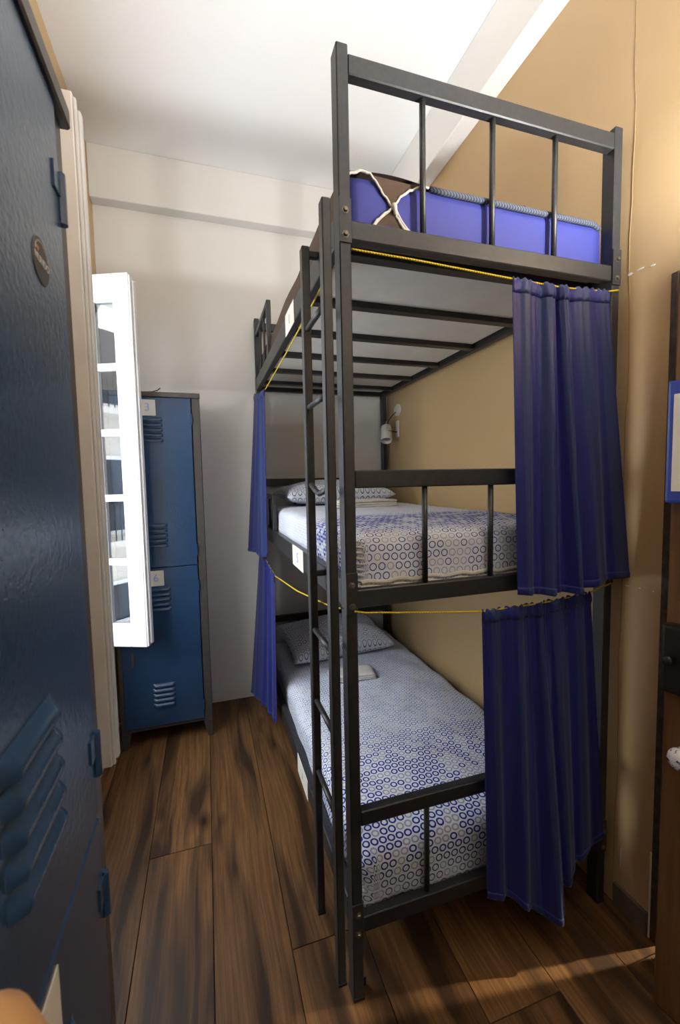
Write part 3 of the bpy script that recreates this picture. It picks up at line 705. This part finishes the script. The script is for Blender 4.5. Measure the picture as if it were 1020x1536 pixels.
curtain('bunk_curtain', [(0, (-.022, 1.16, 1.035)), (.4, (-.022, 1.40, 1.055)), (1, (-.022, 1.80, 1.09))],
        [(0, (-.03, 1.20, .185)), (.3, (-.045, 1.34, .17)), (.6, (-.07, 1.52, .15)), (1, (-.115, 1.75, .12))],
        4.5, .006, .010, (-1, 0, 0), 'blue curtain bunched at the head end beside the lowest bunk', 14, .62)
def cord(pts, label):
    P = [Vector(p) for p in pts]; out = []
    for i in range(len(P)-1):
        for k in range(10): out.append(P[i].lerp(P[i+1], k/10))
    out.append(P[-1])
    return tag(obj('curtain_cord', tube(out, .0026, 8), M_yellow, smooth=True), label, 'cord', 'yellow curtain cords')
cord([(.03, -.006, 2.126), (.2, -.016, 2.118), (.38, -.022, 2.108), (.512, -.028, 2.1), (.70, -.028, 2.096), (.868, -.028, 2.104), (.94, -.006, 2.125)], 'yellow cord stretched across the front below the top deck')
cord([(.02, -.008, 1.172), (.05, -.012, 1.166), (.24, -.016, 1.147), (.42, -.019, 1.13), (.63, -.019, 1.132), (.836, -.019, 1.146), (.94, -.006, 1.165)], 'yellow cord stretched across the front below the middle deck')
cord([(-.006, .06, 2.105), (-.010, .3, 2.085), (-.014, .7, 2.062), (-.018, 1.31, 2.044), (-.020, 1.52, 2.058), (-.02, 1.80, 2.112), (-.006, 1.88, 2.14)], 'yellow cord running along the side below the top deck')
cord([(-.006, .03, 1.172), (-.012, .15, 1.15), (-.014, .6, 1.085), (-.018, 1.16, 1.031), (-.02, 1.40, 1.051), (-.02, 1.80, 1.086), (-.006, 1.88, 1.13)], 'yellow cord running along the side below the middle deck')

# ------------------------------------------------------------------ reading lamp on the tan wall
wl = thing('reading_lamp', (XRF, 1.745, 1.90), 0, 'small white spotlight lamp on the tan wall above the middle bunk', 'lamp')
M = Matrix.Translation((XRF, 1.745, 2.033)) @ zto((-1, 0, 0)) @ Matrix.Diagonal((1.0, .72, 1, 1))
obj('ceiling_rose', lathe([(0, .007), (.05, .007), (.056, .004), (.058, 0)], 28, M), M_lampw, wl, smooth=True, label='oval white cover plate')
obj('mount_plate', bbox(XRF-.014, XRF, 1.712, 1.752, 1.835, 1.955, .006, 2), M_lampw, wl)
obj('cable', tube([(XRF-.008, 1.755, 2.02), (XRF-.03, 1.765, 2.0), (XRF-.055, 1.775, 1.965), (XRF-.07, 1.775, 1.93)], .003, 8), M_black, wl, smooth=True)
ax = Vector((-.22, -.50, -1)).normalized(); c0 = Vector((XRF-.085, 1.755, 1.918))
M = Matrix.Translation(c0) @ zto(ax)
sh = obj('shade', lathe([(0, 0), (.028, 0), (.034, .006), (.037, .02), (.040, .125), (.037, .125), (.033, .105), (.033, .10), (0, .098)], 28, M), M_lampw, wl, smooth=True)
obj('lens', lathe([(0, .104), (.014, .105), (.032, .102)], 24, M), M_glasslens, sh, smooth=True)
arc = [c0 + ax*.045 + Vector((.02*math.cos(t), .046*math.cos(t), 0)) + (-ax)*.085*math.sin(t) for t in [math.pi*k/12 for k in range(13)]]
obj('yoke', tube(arc, .003, 8), M_lampw, wl, smooth=True)
obj('arm', tube([(XRF-.008, 1.73, 1.875), (XRF-.03, 1.72, 1.875), c0+ax*.045+Vector((0, -.041, 0))], .004, 8), M_black, wl)

# ------------------------------------------------------------------ bowl uplighter on the wall right above the door (outside the picture)
LX, LY, LZ = .88, -.74, 2.13
cl = thing('wall_uplighter', (XR, LY, LZ), 0, 'white bowl wall lamp right above the brown door, lighting the ceiling', 'lamp')
obj('wall_plate', bbox(XR-.012, XR, LY-.04, LY+.04, LZ-.01, LZ+.07, .004), M_lampw, cl)
obj('bracket', bbox(LX+.085, XR-.01, LY-.012, LY+.012, LZ-.012, LZ-.002, .002), M_lampw, cl)
obj('bowl', lathe([(0, LZ-.070), (.03, LZ-.066), (.07, LZ-.040), (.096, LZ+.010), (.100, LZ+.018), (.095, LZ+.016), (.066, LZ-.034), (.028, LZ-.058), (0, LZ-.062)], 36, Matrix.Translation((LX, LY, 0))), M_lampw, cl, smooth=True)
ld_ = bpy.data.lights.new('bulb', 'POINT'); ld_.energy = 142; ld_.color = (1.0, .985, .96); ld_.shadow_soft_size = .035
lo_ = bpy.data.objects.new('bulb', ld_); COL.objects.link(lo_); lo_.location = (LX, LY, LZ)
# ------------------------------------------------------------------ sunlight falling through the passage onto the floor by the ajar door
sl = bpy.data.lights.new('passage_sun', 'SPOT'); sl.energy = 260; sl.color = (1, .86, .66); sl.spot_size = math.radians(40); sl.shadow_soft_size = .015
so = bpy.data.objects.new('passage_sun', sl); COL.objects.link(so); so.location = (2.3, -.39, 1.55)
so.rotation_euler = (Vector((.7, -.14, 0)) - Vector(so.location)).to_track_quat('-Z', 'Y').to_euler()

# ------------------------------------------------------------------ wooden post right beside the lens, lower left corner
wp = thing('wooden_post', (-.476, -.848, 0), 0, 'rounded honey-coloured wooden post top in the bottom left corner', 'post')
obj('shaft', lathe([(0, 0), (.028, 0), (.028, 1.18), (.032, 1.19), (.032, 1.215)], 24, Matrix.Translation((-.476, -.848, 0))), M_tanwood, wp, smooth=True)
obj('rounded_top', lathe([(.032, 1.215), (.031, 1.233), (.025, 1.252), (.014, 1.264), (0, 1.268)], 24, Matrix.Translation((-.476, -.848, 0))), M_tanwood, wp, smooth=True)
